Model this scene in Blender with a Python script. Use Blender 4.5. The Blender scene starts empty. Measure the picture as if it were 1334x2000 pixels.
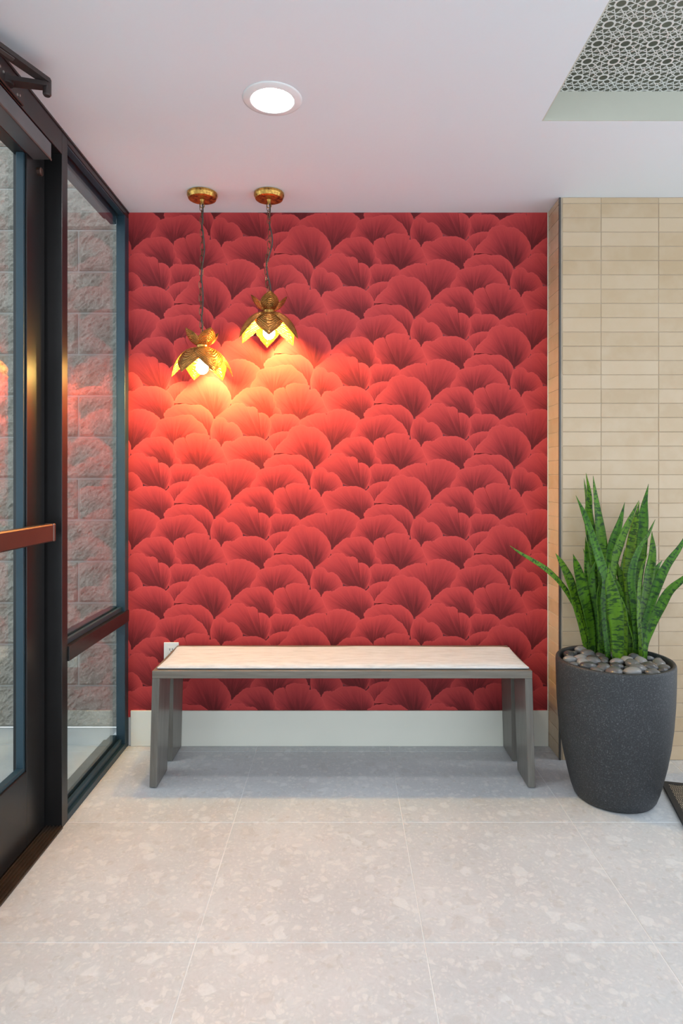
import bpy, bmesh, math, random
from mathutils import Vector, Matrix, Euler
from mathutils.geometry import delaunay_2d_cdt
random.seed(7)
PI = math.pi
scn = bpy.context.scene
COL = scn.collection

# ------------------------------------------------------------------ camera
F = 1280.0; CX, CY, CH = 667.0, 935.0, 1.22      # focal length in px of the 1334x2000 frame, principal point, eye height
cam = bpy.data.cameras.new('camera'); camo = bpy.data.objects.new('camera', cam); COL.objects.link(camo)
cam.sensor_fit = 'VERTICAL'; cam.sensor_height = 36.0; cam.lens = 36.0*F/2000.0
cam.shift_x = 0.0; cam.shift_y = -(1000.0-CY)/2000.0
cam.clip_start = 0.02
camo.location = (0, 0, CH); camo.rotation_euler = (PI/2, 0, 0)
scn.camera = camo

def at(x, y, Y):                                  # a measured pixel and its real distance -> a point in the room
    return Vector(((x-CX)/F*Y, Y, CH-(y-CY)/F*Y))

# ------------------------------------------------------------------ world and exposure
w = bpy.data.worlds.new('world'); scn.world = w; w.use_nodes = True
wb = w.node_tree.nodes['Background']; wb.inputs[0].default_value = (0.83, 0.92, 1.02, 1); wb.inputs[1].default_value = 0.80
scn.view_settings.view_transform = 'Standard'; scn.view_settings.look = 'None'
scn.view_settings.gamma = 1.0; scn.view_settings.use_curve_mapping = False
scn.view_settings.exposure = 1.47
DOWNLIGHT = 62.0; BULB = 330.0

# ------------------------------------------------------------------ helpers
def tag(o, label=None, cat=None, group=None, kind=None):
    if label: o['label'] = label
    if cat: o['category'] = cat
    if group: o['group'] = group
    if kind: o['kind'] = kind
    return o
def empty(name, loc=(0,0,0)):
    o = bpy.data.objects.new(name, None); COL.objects.link(o); o.location = loc; o.empty_display_size = 0.1
    return o
def wloc(o):
    v = Vector(o.location)
    while o.parent: o = o.parent; v += o.location
    return v
def link(name, me, parent=None, loc=None):
    o = bpy.data.objects.new(name, me); COL.objects.link(o)
    if parent:
        o.parent = parent
    if loc is not None:
        o.location = Vector(loc) - (wloc(parent) if parent else Vector())
    return o
def obj(name, bm, mat, parent=None, smooth=False, loc=None):
    """bm is in world coordinates; origin goes to loc (or the parent's place)."""
    base = Vector(loc) if loc is not None else (wloc(parent) if parent else Vector())
    bmesh.ops.translate(bm, verts=bm.verts, vec=-base)
    bmesh.ops.recalc_face_normals(bm, faces=bm.faces)
    me = bpy.data.meshes.new(name); bm.to_mesh(me); bm.free()
    me.materials.append(mat)
    if smooth:
        me.polygons.foreach_set('use_smooth', [True]*len(me.polygons))
    return link(name, me, parent, base)
def box(bm, x0, x1, y0, y1, z0, z1, bev=0.0, seg=1):
    r = bmesh.ops.create_cube(bm, size=1.0)
    vs = r['verts']
    bmesh.ops.scale(bm, verts=vs, vec=(abs(x1-x0), abs(y1-y0), abs(z1-z0)))
    bmesh.ops.translate(bm, verts=vs, vec=((x0+x1)/2, (y0+y1)/2, (z0+z1)/2))
    if bev:
        es = list({e for v in vs for e in v.link_edges})
        bmesh.ops.bevel(bm, geom=es, offset=bev, segments=seg, affect='EDGES', profile=0.5)
    return bm
def bx(*a, **k): return box(bmesh.new(), *a, **k)
def lathe(bm, prof, c, n=48, cap0=True, cap1=True):
    rings = []
    for r, z in prof:
        rings.append([bm.verts.new((c[0]+r*math.cos(2*PI*i/n), c[1]+r*math.sin(2*PI*i/n), c[2]+z)) for i in range(n)])
    for a, b in zip(rings, rings[1:]):
        for i in range(n): bm.faces.new((a[i], a[(i+1)%n], b[(i+1)%n], b[i]))
    if cap0: bm.faces.new(rings[0])
    if cap1: bm.faces.new(rings[-1])
    return bm
def frame_at(t, up=Vector((0,0,1))):
    t = t.normalized()
    if abs(t.dot(up)) > 0.98: up = Vector((0,1,0))
    s = t.cross(up).normalized(); return s, s.cross(t).normalized()
def tube(bm, pts, r, n=8, closed=False):
    pts = [Vector(p) for p in pts]; m = len(pts); rings = []
    for i, p in enumerate(pts):
        if closed: t = pts[(i+1)%m]-pts[i-1]
        else: t = pts[min(i+1, m-1)]-pts[max(i-1, 0)]
        s, u = frame_at(t)
        rr = r[i] if isinstance(r, (list, tuple)) else r
        rings.append([bm.verts.new(p+s*rr*math.cos(2*PI*k/n)+u*rr*math.sin(2*PI*k/n)) for k in range(n)])
    for i in range(m if closed else m-1):
        a, b = rings[i], rings[(i+1)%m]
        for k in range(n): bm.faces.new((a[k], a[(k+1)%n], b[(k+1)%n], b[k]))
    if not closed: bm.faces.new(rings[0]); bm.faces.new(rings[-1])
    return bm
def catmull(P, n):
    P = [Vector(p) for p in P]; out = []
    m = len(P)-1
    for i in range(n):
        t = i/(n-1)*m; k = min(int(t), m-1); f = t-k
        p0 = P[k-1] if k > 0 else P[0]*2-P[1]; p1 = P[k]; p2 = P[k+1]; p3 = P[k+2] if k+2 <= m else P[m]*2-P[m-1]
        out.append(0.5*((2*p1)+(p2-p0)*f+(2*p0-5*p1+4*p2-p3)*f*f+(3*p1-p0-3*p2+p3)*f**3))
    return out

# ------------------------------------------------------------------ materials
class NT:
    def __init__(s, name):
        s.m = bpy.data.materials.new(name); s.m.use_nodes = True; s.t = s.m.node_tree; s.n = s.t.nodes
        s.b = s.n['Principled BSDF']; s.out = s.n['Material Output']
    def add(s, typ, ins={}, **props):
        nd = s.n.new(typ)
        for k, v in props.items(): setattr(nd, k, v)
        for k, v in ins.items():
            if isinstance(v, bpy.types.NodeSocket): s.t.links.new(v, nd.inputs[k])
            else: nd.inputs[k].default_value = v
        return nd
    def lk(s, a, b): s.t.links.new(a, b)
    def coords(s, kind='Object', scale=(1,1,1)):
        tc = s.add('ShaderNodeTexCoord'); mp = s.add('ShaderNodeMapping', {0: tc.outputs[kind], 3: scale}); return mp.outputs[0]
    def noise(s, vec, scale, detail=3, rough=0.55):
        return s.add('ShaderNodeTexNoise', {'Vector': vec, 'Scale': scale, 'Detail': detail, 'Roughness': rough}).outputs[0]
    def ramp(s, fac, stops):
        r = s.add('ShaderNodeValToRGB', {0: fac}); e = r.color_ramp.elements
        while len(e) < len(stops): e.new(0.5)
        for k, (p, c) in enumerate(stops):
            e[k].position = p; e[k].color = (c, c, c, 1) if not hasattr(c, '__len__') else (*c, 1)
        return r.outputs[0]
    def math(s, op, a, b=0.0, c=None):
        d = {0: a, 1: b}
        if c is not None: d[2] = c
        return s.add('ShaderNodeMath', d, operation=op).outputs[0]
    def mix(s, fac, a, b, mode='MIX'):
        n = s.n.new('ShaderNodeMix'); n.data_type = 'RGBA'; n.blend_type = mode
        for i, v in ((0, fac), (6, a), (7, b)):
            if isinstance(v, bpy.types.NodeSocket): s.t.links.new(v, n.inputs[i])
            else: n.inputs[i].default_value = (*v, 1) if hasattr(v, '__len__') and len(v) == 3 else v
        return n.outputs[2]
    def bump(s, h, strength=0.3, dist=0.002):
        b = s.add('ShaderNodeBump', {'Height': h, 'Strength': strength, 'Distance': dist}); s.lk(b.outputs[0], s.b.inputs['Normal'])
    def base(s, c, rough=0.5, metal=0.0, spec=None):
        if isinstance(c, bpy.types.NodeSocket): s.lk(c, s.b.inputs['Base Color'])
        else: s.b.inputs['Base Color'].default_value = (*c, 1)
        if isinstance(rough, bpy.types.NodeSocket): s.lk(rough, s.b.inputs['Roughness'])
        else: s.b.inputs['Roughness'].default_value = rough
        s.b.inputs['Metallic'].default_value = metal
        if spec is not None: s.b.inputs['Specular IOR Level'].default_value = spec
        return s.m

def simple(name, c, rough=0.5, metal=0.0, var=0.08, scale=8, bump=0.0, bscale=200, spec=None):
    t = NT(name); v = t.coords()
    n = t.noise(v, scale)
    k = t.ramp(n, [(0.3, 1-var), (0.7, 1+var)])
    col = t.mix(1.0, c, k, 'MULTIPLY')
    if bump: t.bump(t.noise(v, bscale), bump, 0.001)
    return t.base(col, rough, metal, spec)

M = {}
M['ceiling'] = simple('ceiling_paint', (0.78, 0.81, 0.84), 0.55, var=0.01, scale=1.5, bump=0.03, bscale=300)
M['wall_white'] = simple('wall_paint', (0.78, 0.78, 0.76), 0.5, var=0.015)
M['soffit'] = simple('soffit_paint', (0.58, 0.575, 0.49), 0.5, var=0.02)
M['baseboard'] = simple('baseboard_paint', (0.77, 0.76, 0.67), 0.32, var=0.02, scale=3)
M['grille'] = simple('grille_paint', (0.72, 0.72, 0.68), 0.45, var=0.03)
M['plenum'] = simple('plenum_lining', (0.26, 0.26, 0.20), 0.9)
M['grout'] = simple('grout', (0.46, 0.37, 0.27), 0.8, bump=0.2)
M['floor_grout'] = simple('floor_grout', (0.68, 0.69, 0.70), 0.7)
M['alu'] = simple('bronze_aluminium', (0.036, 0.034, 0.034), 0.29, 0.65, var=0.10, scale=5, bump=0.02, bscale=500)
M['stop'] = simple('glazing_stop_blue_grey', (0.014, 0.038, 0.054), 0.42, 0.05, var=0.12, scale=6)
M['bronze_box'] = simple('closer_cover', (0.15, 0.150, 0.155), 0.42, 0.6)
M['bar'] = simple('push_bar_bronze', (0.135, 0.078, 0.062), 0.34, 0.75)
M['threshold'] = simple('threshold_bronze', (0.065, 0.045, 0.032), 0.4, 0.6, var=0.25, scale=14)
M['arm'] = simple('arm_metal', (0.06, 0.045, 0.042), 0.4, 0.5)
M['screw'] = simple('screw_metal', (0.5, 0.48, 0.45), 0.35, 0.9)
M['gasket'] = simple('gasket', (0.01, 0.01, 0.01), 0.7)
M['edge'] = simple('edge_trim_metal', (0.10, 0.095, 0.09), 0.45, 0.6)
M['plastic'] = simple('outlet_plastic', (0.80, 0.79, 0.76), 0.35, var=0.01)
M['slot'] = simple('slot_dark', (0.02, 0.02, 0.02), 0.6)
M['trimring'] = simple('downlight_trim', (0.84, 0.84, 0.83), 0.4, var=0.01)
M['cable'] = simple('cable_fabric', (0.055, 0.040, 0.032), 0.7, var=0.25, scale=60, bump=0.3, bscale=900)
M['chain'] = simple('antique_chain', (0.14, 0.09, 0.05), 0.38, 0.9, var=0.3, scale=60)
M['mat_rubber'] = simple('mat_rubber', (0.012, 0.013, 0.014), 0.6, bump=0.2)
M['soil'] = simple('soil', (0.030, 0.024, 0.020), 0.95, var=0.3, scale=60, bump=0.8, bscale=80)

def m_glass():
    t = NT('window_glass'); t.n.remove(t.b)
    lw = t.add('ShaderNodeLayerWeight', {'Blend': 0.5})
    k5 = t.math('POWER', lw.outputs['Facing'], 5.0)
    sch = t.math('MULTIPLY_ADD', k5, 0.96, 0.04)        # Schlick, the same from both sides of the pane
    tr = t.add('ShaderNodeBsdfTransparent', {0: (0.93, 0.965, 0.955, 1)})
    gl = t.add('ShaderNodeBsdfGlossy', {0: (1, 1, 1, 1), 1: 0.0})
    mx = t.add('ShaderNodeMixShader', {0: sch, 1: tr.outputs[0], 2: gl.outputs[0]})
    t.lk(mx.outputs[0], t.out.inputs[0]); return t.m
M['glass'] = m_glass()

def m_emit(name, c, s):
    t = NT(name); t.base(c, 0.4)
    t.b.inputs['Emission Color'].default_value = (*c, 1); t.b.inputs['Emission Strength'].default_value = s; return t.m
M['diffuser'] = m_emit('downlight_diffuser', (1.0, 0.99, 0.97), DOWNLIGHT)
M['bulb'] = m_emit('bulb_glow', (1.0, 0.67, 0.18), BULB)

def m_floor():
    t = NT('terrazzo_porcelain'); tc = t.add('ShaderNodeNewGeometry').outputs['Position']
    wn = t.add('ShaderNodeTexNoise', {'Vector': tc, 'Scale': 14.0, 'Detail': 4.0})
    wv = t.add('ShaderNodeVectorMath', {0: wn.outputs[1], 1: (0.06, 0.06, 0.0)}, operation='MULTIPLY').outputs[0]
    pos = t.add('ShaderNodeVectorMath', {0: tc, 1: wv}, operation='ADD').outputs[0]
    big = t.noise(tc, 3.0, 4)
    col = t.ramp(big, [(0.3, (0.485, 0.505, 0.525)), (0.7, (0.565, 0.585, 0.605))])
    for sc, thr, c, fac in ((24, 0.92, (0.68, 0.70, 0.71), 0.5), (46, 0.86, (0.68, 0.68, 0.67), 0.5), (60, 0.10, (0.46, 0.46, 0.45), 0.45), (110, 0.74, (0.65, 0.65, 0.64), 0.45), (20, 0.05, (0.46, 0.455, 0.45), 0.4)):
        vo = t.add('ShaderNodeTexVoronoi', {'Vector': pos, 'Scale': float(sc)})
        sep = t.add('ShaderNodeSeparateColor', {0: vo.outputs['Color']}).outputs[0]
        k = t.ramp(sep, [(thr-0.01, 0.0), (thr+0.01, 1.0)] if thr > 0.5 else [(thr-0.01, 1.0), (thr+0.01, 0.0)])
        ed = t.ramp(vo.outputs['Distance'], [(0.42, 1.0), (0.62, 0.0)])
        f = t.math('MULTIPLY', t.math('MULTIPLY', k, ed), fac)
        col = t.mix(f, col, c)
    fine = t.noise(pos, 90, 5, 0.7)
    col = t.mix(1.0, col, t.ramp(fine, [(0.25, 0.90), (0.75, 1.06)]), 'MULTIPLY')
    return t.base(col, t.ramp(big, [(0.3, 0.42), (0.7, 0.52)]))
M['floor'] = m_floor()

def m_tile():
    t = NT('glazed_tile'); oi = t.add('ShaderNodeObjectInfo')
    p = t.add('ShaderNodeNewGeometry').outputs['Position']
    col = t.ramp(oi.outputs['Random'], [(0.0, (0.49, 0.355, 0.215)), (0.5, (0.53, 0.390, 0.245)), (1.0, (0.57, 0.430, 0.285))])
    n = t.noise(p, 9, 3)
    col = t.mix(t.ramp(n, [(0.42, 0.0), (0.72, 0.45)]), col, (0.60, 0.47, 0.33))
    rnd = t.add('ShaderNodeCombineXYZ', {0: oi.outputs['Random'], 1: 0.0, 2: 0.0})
    p2 = t.add('ShaderNodeVectorMath', {0: rnd.outputs[0], 1: (7.0, 7.0, 7.0)}, operation='MULTIPLY').outputs[0]
    p3 = t.add('ShaderNodeVectorMath', {0: p, 1: p2}, operation='ADD').outputs[0]
    t.bump(t.noise(p3, 16, 2), 0.35, 0.006)
    return t.base(col, 0.27)
M['tile'] = m_tile()

def m_block():
    t = NT('split_face_block'); p = t.add('ShaderNodeNewGeometry').outputs['Position']
    a = t.noise(p, 12, 5, 0.65); b = t.noise(p, 95, 5, 0.75)
    col = t.ramp(a, [(0.3, (0.42, 0.370, 0.31)), (0.7, (0.60, 0.535, 0.46))])
    col = t.mix(1.0, col, t.ramp(b, [(0.3, 0.72), (0.7, 1.15)]), 'MULTIPLY')
    t.bump(t.math('ADD', b, t.math('MULTIPLY', a, 0.6)), 1.0, 0.02)
    return t.base(col, 0.9)
M['block'] = m_block()
M['mortar'] = simple('mortar', (0.36, 0.34, 0.31), 0.9, bump=0.4, bscale=120)
M['pavement'] = simple('pavement_concrete', (0.44, 0.44, 0.43), 0.8, var=0.10, scale=6, bump=0.2, bscale=150)

def m_fan():
    t = NT('fan_wallpaper_print')
    uv = t.add('ShaderNodeUVMap'); uv.uv_map = 'UVMap'
    sp = t.add('ShaderNodeSeparateXYZ', {0: uv.outputs[0]}); u, v = sp.outputs[0], sp.outputs[1]
    vec = t.add('ShaderNodeCombineXYZ', {0: t.math('MULTIPLY', u, 26.0), 1: t.math('MULTIPLY', v, 1.3), 2: 0.0}).outputs[0]
    st = t.noise(vec, 1.0, 3, 0.6)
    vec2 = t.add('ShaderNodeCombineXYZ', {0: t.math('MULTIPLY', u, 90.0), 1: t.math('MULTIPLY', v, 2.0), 2: 3.0}).outputs[0]
    st2 = t.noise(vec2, 1.0, 2, 0.6)
    # streaks only bite below the rim
    infl = t.ramp(v, [(0.25, 1.0), (0.97, 0.15)])
    d = t.math('MULTIPLY', t.math('SUBTRACT', st, 0.5), t.math('MULTIPLY', infl, 1.0))
    d2 = t.math('MULTIPLY', t.math('SUBTRACT', st2, 0.5), t.math('MULTIPLY', infl, 0.40))
    f = t.math('ADD', v, t.math('ADD', d, d2))
    col = t.ramp(f, [(0.20, (0.125, 0.014, 0.016)), (0.48, (0.22, 0.022, 0.025)), (0.72, (0.37, 0.037, 0.040)), (0.92, (0.50, 0.053, 0.052))])
    rim = t.ramp(v, [(0.95, 0.0), (0.995, 0.45)])
    col = t.mix(rim, col, (0.60, 0.075, 0.075))
    return t.base(col, 0.6, 0.0, 0.15)
M['fan'] = m_fan()
M['paper_base'] = simple('wallpaper_ground', (0.20, 0.024, 0.03), 0.6)

def m_wood():
    t = NT('grey_stained_wood'); v = t.coords('Object', (3, 40, 40))
    n = t.noise(v, 1.5, 5, 0.6)
    col = t.ramp(n, [(0.25, (0.115, 0.100, 0.080)), (0.75, (0.205, 0.182, 0.150))])
    t.bump(n, 0.15, 0.001)
    return t.base(col, 0.36)
def m_wood_leg():
    t = NT('grey_stained_wood_upright'); v = t.coords('Object', (40, 40, 3))
    n = t.noise(v, 1.5, 5, 0.6)
    col = t.ramp(n, [(0.25, (0.105, 0.095, 0.080)), (0.75, (0.180, 0.168, 0.148))])
    t.bump(n, 0.15, 0.001)
    return t.base(col, 0.33)
M['wood'] = m_wood(); M['wood_leg'] = m_wood_leg()

def m_linen():
    t = NT('woven_linen'); v = t.coords('Object', (1, 1, 1))
    a = t.add('ShaderNodeTexWave', {'Vector': v, 'Scale': 170.0, 'Distortion': 2.0, 'Detail': 2.0}, bands_direction='X').outputs[1]
    b = t.add('ShaderNodeTexWave', {'Vector': v, 'Scale': 190.0, 'Distortion': 2.0, 'Detail': 2.0}, bands_direction='Y').outputs[1]
    h = t.math('ADD', a, b)
    fl = t.noise(t.coords('Object', (6, 40, 40)), 2.0, 4, 0.7)
    col = t.ramp(fl, [(0.3, (0.48, 0.485, 0.49)), (0.6, (0.62, 0.635, 0.65))])
    t.bump(h, 0.35, 0.0012)
    t.b.inputs['Sheen Weight'].default_value = 0.2
    return t.base(col, 0.9)
M['linen'] = m_linen()

def m_pot():
    t = NT('speckled_composite'); v = t.coords('Object')
    s1 = t.noise(v, 210, 3, 0.8); s2 = t.noise(v, 5, 2)
    col = t.ramp(s1, [(0.50, (0.018, 0.020, 0.023)), (0.60, (0.042, 0.045, 0.049)), (0.68, (0.11, 0.11, 0.11))])
    col = t.mix(1.0, col, t.ramp(s2, [(0.3, 0.85), (0.7, 1.15)]), 'MULTIPLY')
    t.bump(s1, 0.35, 0.0012)
    return t.base(col, 0.55)
M['pot'] = m_pot()

def m_pebble(nm, lo, hi):
    t = NT('river_pebble_'+nm.replace(' ', '_')); oi = t.add('ShaderNodeObjectInfo'); v = t.coords('Object')
    col = t.ramp(oi.outputs['Random'], [(0.0, (lo, lo*1.03, lo*1.06)), (1.0, (hi, hi, hi*0.99))])
    n = t.noise(v, 45, 4, 0.65)
    col = t.mix(1.0, col, t.ramp(n, [(0.3, 0.7), (0.7, 1.4)]), 'MULTIPLY')
    return t.base(col, 0.26)
M['pebble'] = {}
for nm_, lo, hi in (('dark charcoal', 0.045, 0.075), ('mid grey', 0.095, 0.125), ('pale grey', 0.17, 0.24)):
    M['pebble'][nm_] = m_pebble(nm_, lo, hi)

def m_leaf():
    t = NT('banded_leaf'); uv = t.add('ShaderNodeUVMap'); uv.uv_map = 'UVMap'; oi = t.add('ShaderNodeObjectInfo')
    sp = t.add('ShaderNodeSeparateXYZ', {0: uv.outputs[0]}); u, v = sp.outputs[0], sp.outputs[1]
    rnd = t.math('MULTIPLY', oi.outputs['Random'], 40.0)
    vec = t.add('ShaderNodeCombineXYZ', {0: t.math('MULTIPLY', u, 1.5), 1: t.math('MULTIPLY', v, 95.0), 2: rnd}).outputs[0]
    n = t.add('ShaderNodeTexNoise', {'Vector': vec, 'Scale': 1.0, 'Detail': 4.0, 'Roughness': 0.6, 'Distortion': 0.35}).outputs[0]
    k = t.ramp(n, [(0.50, 0.0), (0.58, 1.0)])
    vec2 = t.add('ShaderNodeCombineXYZ', {0: t.math('MULTIPLY', u, 3.0), 1: t.math('MULTIPLY', v, 9.0), 2: rnd}).outputs[0]
    n2 = t.noise(vec2, 1.0, 3)
    a = t.mix(t.ramp(n2, [(0.35, 0.0), (0.65, 1.0)]), (0.030, 0.105, 0.010), (0.075, 0.205, 0.012))
    a = t.mix(t.ramp(oi.outputs['Random'], [(0.1, 0.0), (1.0, 0.6)]), a, (0.135, 0.245, 0.010))
    col = t.mix(t.math('MULTIPLY', k, 0.85), a, (0.009, 0.034, 0.012))
    edge = t.math('ABSOLUTE', t.math('SUBTRACT', u, 0.5))
    col = t.mix(t.ramp(edge, [(0.455, 0.0), (0.49, 0.7)]), col, (0.10, 0.20, 0.03))
    t.bump(n, 0.1, 0.001)
    return t.base(col, 0.38, 0.0, 0.22)
M['leaf'] = m_leaf()

def m_gold():
    t = NT('antique_gold_leaf'); uv = t.add('ShaderNodeUVMap'); uv.uv_map = 'UVMap'
    sp = t.add('ShaderNodeSeparateXYZ', {0: uv.outputs[0]}); u, v = sp.outputs[0], sp.outputs[1]
    uu = t.math('MULTIPLY', t.math('SUBTRACT', u, 0.5), 1.25); vv = t.math('MULTIPLY', t.math('SUBTRACT', v, 0.10), 0.85)
    d = t.math('SQRT', t.math('ADD', t.math('MULTIPLY', uu, uu), t.math('MULTIPLY', vv, vv)))
    nz = t.noise(uv.outputs[0], 7, 2)
    w_ = t.math('SINE', t.math('ADD', t.math('MULTIPLY', d, 95.0), t.math('MULTIPLY', nz, 9.0)))
    pat = t.noise(t.coords(), 26, 4, 0.65)
    col = t.ramp(pat, [(0.35, (0.30, 0.15, 0.035)), (0.5, (0.50, 0.20, 0.045)), (0.7, (0.74, 0.30, 0.07))])
    col = t.mix(t.ramp(w_, [(0.0, 0.45), (0.6, 0.0)]), col, (0.16, 0.085, 0.025))
    t.bump(w_, 0.9, 0.0016)
    return t.base(col, 0.36, 0.8)
M['gold'] = m_gold()
def m_gold_plain():
    t = NT('antique_gold'); v = t.coords()
    n = t.noise(v, 45, 5, 0.7)
    col = t.ramp(n, [(0.36, (0.14, 0.06, 0.02)), (0.5, (0.55, 0.30, 0.07)), (0.68, (0.82, 0.52, 0.13))])
    t.bump(n, 0.2, 0.001)
    return t.base(col, 0.30, 0.9)
M['gold2'] = m_gold_plain()

def m_mat():
    t = NT('woven_mat'); v = t.coords('Object')
    a = t.add('ShaderNodeTexWave', {'Vector': v, 'Scale': 26.0, 'Distortion': 1.2, 'Detail': 1.0}, bands_direction='Y').outputs[1]
    b = t.add('ShaderNodeTexWave', {'Vector': v, 'Scale': 42.0, 'Distortion': 3.0, 'Detail': 2.0}, bands_direction='X').outputs[1]
    k = t.math('MULTIPLY', t.ramp(a, [(0.4, 0.0), (0.5, 1.0)]), t.ramp(b, [(0.35, 0.0), (0.45, 1.0)]))
    t.bump(k, 0.6, 0.002)
    return t.base(t.mix(k, (0.02, 0.018, 0.015), (0.48, 0.38, 0.25)), 0.85)
M['mat'] = m_mat()

# ------------------------------------------------------------------ room dimensions
H = 2.44; XL = -0.975; XG = -1.006; YB = 3.003; XR = 0.945; YC = 2.84
OX0, OY1 = 0.683, 2.237                      # ceiling recess: left side and rear side
RX1, RY0 = 3.4, -2.4                          # how far the lobby is built to the right and behind the camera

# floor
fl = obj('floor', bx(XL-0.115, RX1, RY0, YB+0.15, -0.12, -0.0012), M['floor_grout'])
tag(fl, 'pale grey speckled stone-look porcelain tile floor of the lobby', 'floor', kind='structure')
PX, PY, FX0, FY0 = 0.6015, 0.6035, 0.218, 1.7236
tile_cache = {}
def box_mesh(key, sx, sy, sz, mat, bev):
    k = (key, round(sx, 4), round(sy, 4), round(sz, 4))
    if k not in tile_cache:
        bm = bx(-sx/2, sx/2, -sy/2, sy/2, -sz/2, sz/2, bev=bev)
        me = bpy.data.meshes.new(key); bm.to_mesh(me); bm.free(); me.materials.append(mat); tile_cache[k] = me
    return tile_cache[k]
g = 0.0032
for i in range(-3, 7):
    for j in range(-8, 4):
        x0, x1 = FX0+i*PX, FX0+(i+1)*PX; y0, y1 = FY0+j*PY, FY0+(j+1)*PY
        x0 = max(x0, XL); x1 = min(x1, RX1); y0 = max(y0, RY0); y1 = min(y1, YB-0.001)
        if x1-x0 < 0.02 or y1-y0 < 0.02: continue
        if y0 > YC-0.1 and x0 > XR and y1-y0 < 0.1: continue
        me = box_mesh('floor_tile', x1-x0-g, y1-y0-g, 0.010, M['floor'], 0.0008)
        link('floor_tile', me, fl, ((x0+x1)/2, (y0+y1)/2, -0.005))

# ceiling with the recessed opening
bm = bmesh.new()
OX1, OY0 = 2.45, 0.35
box(bm, XL-0.115, OX0, RY0, YB+0.15, H, H+0.12)
box(bm, OX1, RX1, RY0, YB+0.15, H, H+0.12)
box(bm, OX0, OX1, OY1, YB+0.15, H, H+0.12)
box(bm, OX0, OX1, RY0, OY0, H, H+0.12)
ce = obj('ceiling', bm, M['ceiling'])
tag(ce, 'smooth white painted ceiling with a recessed opening at the right', 'ceiling', kind='structure')
bm = bmesh.new(); e = 0.004
box(bm, OX0, OX1, OY1-e, OY1, H+0.0005, H+0.10); box(bm, OX0, OX1, OY0, OY0+e, H+0.0005, H+0.10)
box(bm, OX0, OX0+e, OY0+e, OY1-e, H+0.0005, H+0.10); box(bm, OX1-e, OX1, OY0+e, OY1-e, H+0.0005, H+0.10)
obj('recess_lining', bm, M['soffit'], ce)
bm = bmesh.new()
box(bm, OX0-0.05, OX1+0.05, OY0-0.05, OY1+0.05, H+0.26, H+0.30)
for a in ((OX0-0.05, OX0-0.02, OY0-0.05, OY1+0.05), (OX1+0.02, OX1+0.05, OY0-0.05, OY1+0.05), (OX0-0.05, OX1+0.05, OY0-0.05, OY0-0.02), (OX0-0.05, OX1+0.05, OY1+0.02, OY1+0.05)):
    box(bm, *a, H+0.12, H+0.26)
t_ = 0.003
for a in ((OX0, OX1, OY1-t_, OY1), (OX0, OX1, OY0, OY0+t_), (OX0, OX0+t_, OY0+t_, OY1-t_), (OX1-t_, OX1, OY0+t_, OY1-t_)):
    box(bm, *a, H+0.103, H+0.26)
obj('plenum_box', bm, M['plenum'], ce)

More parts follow.
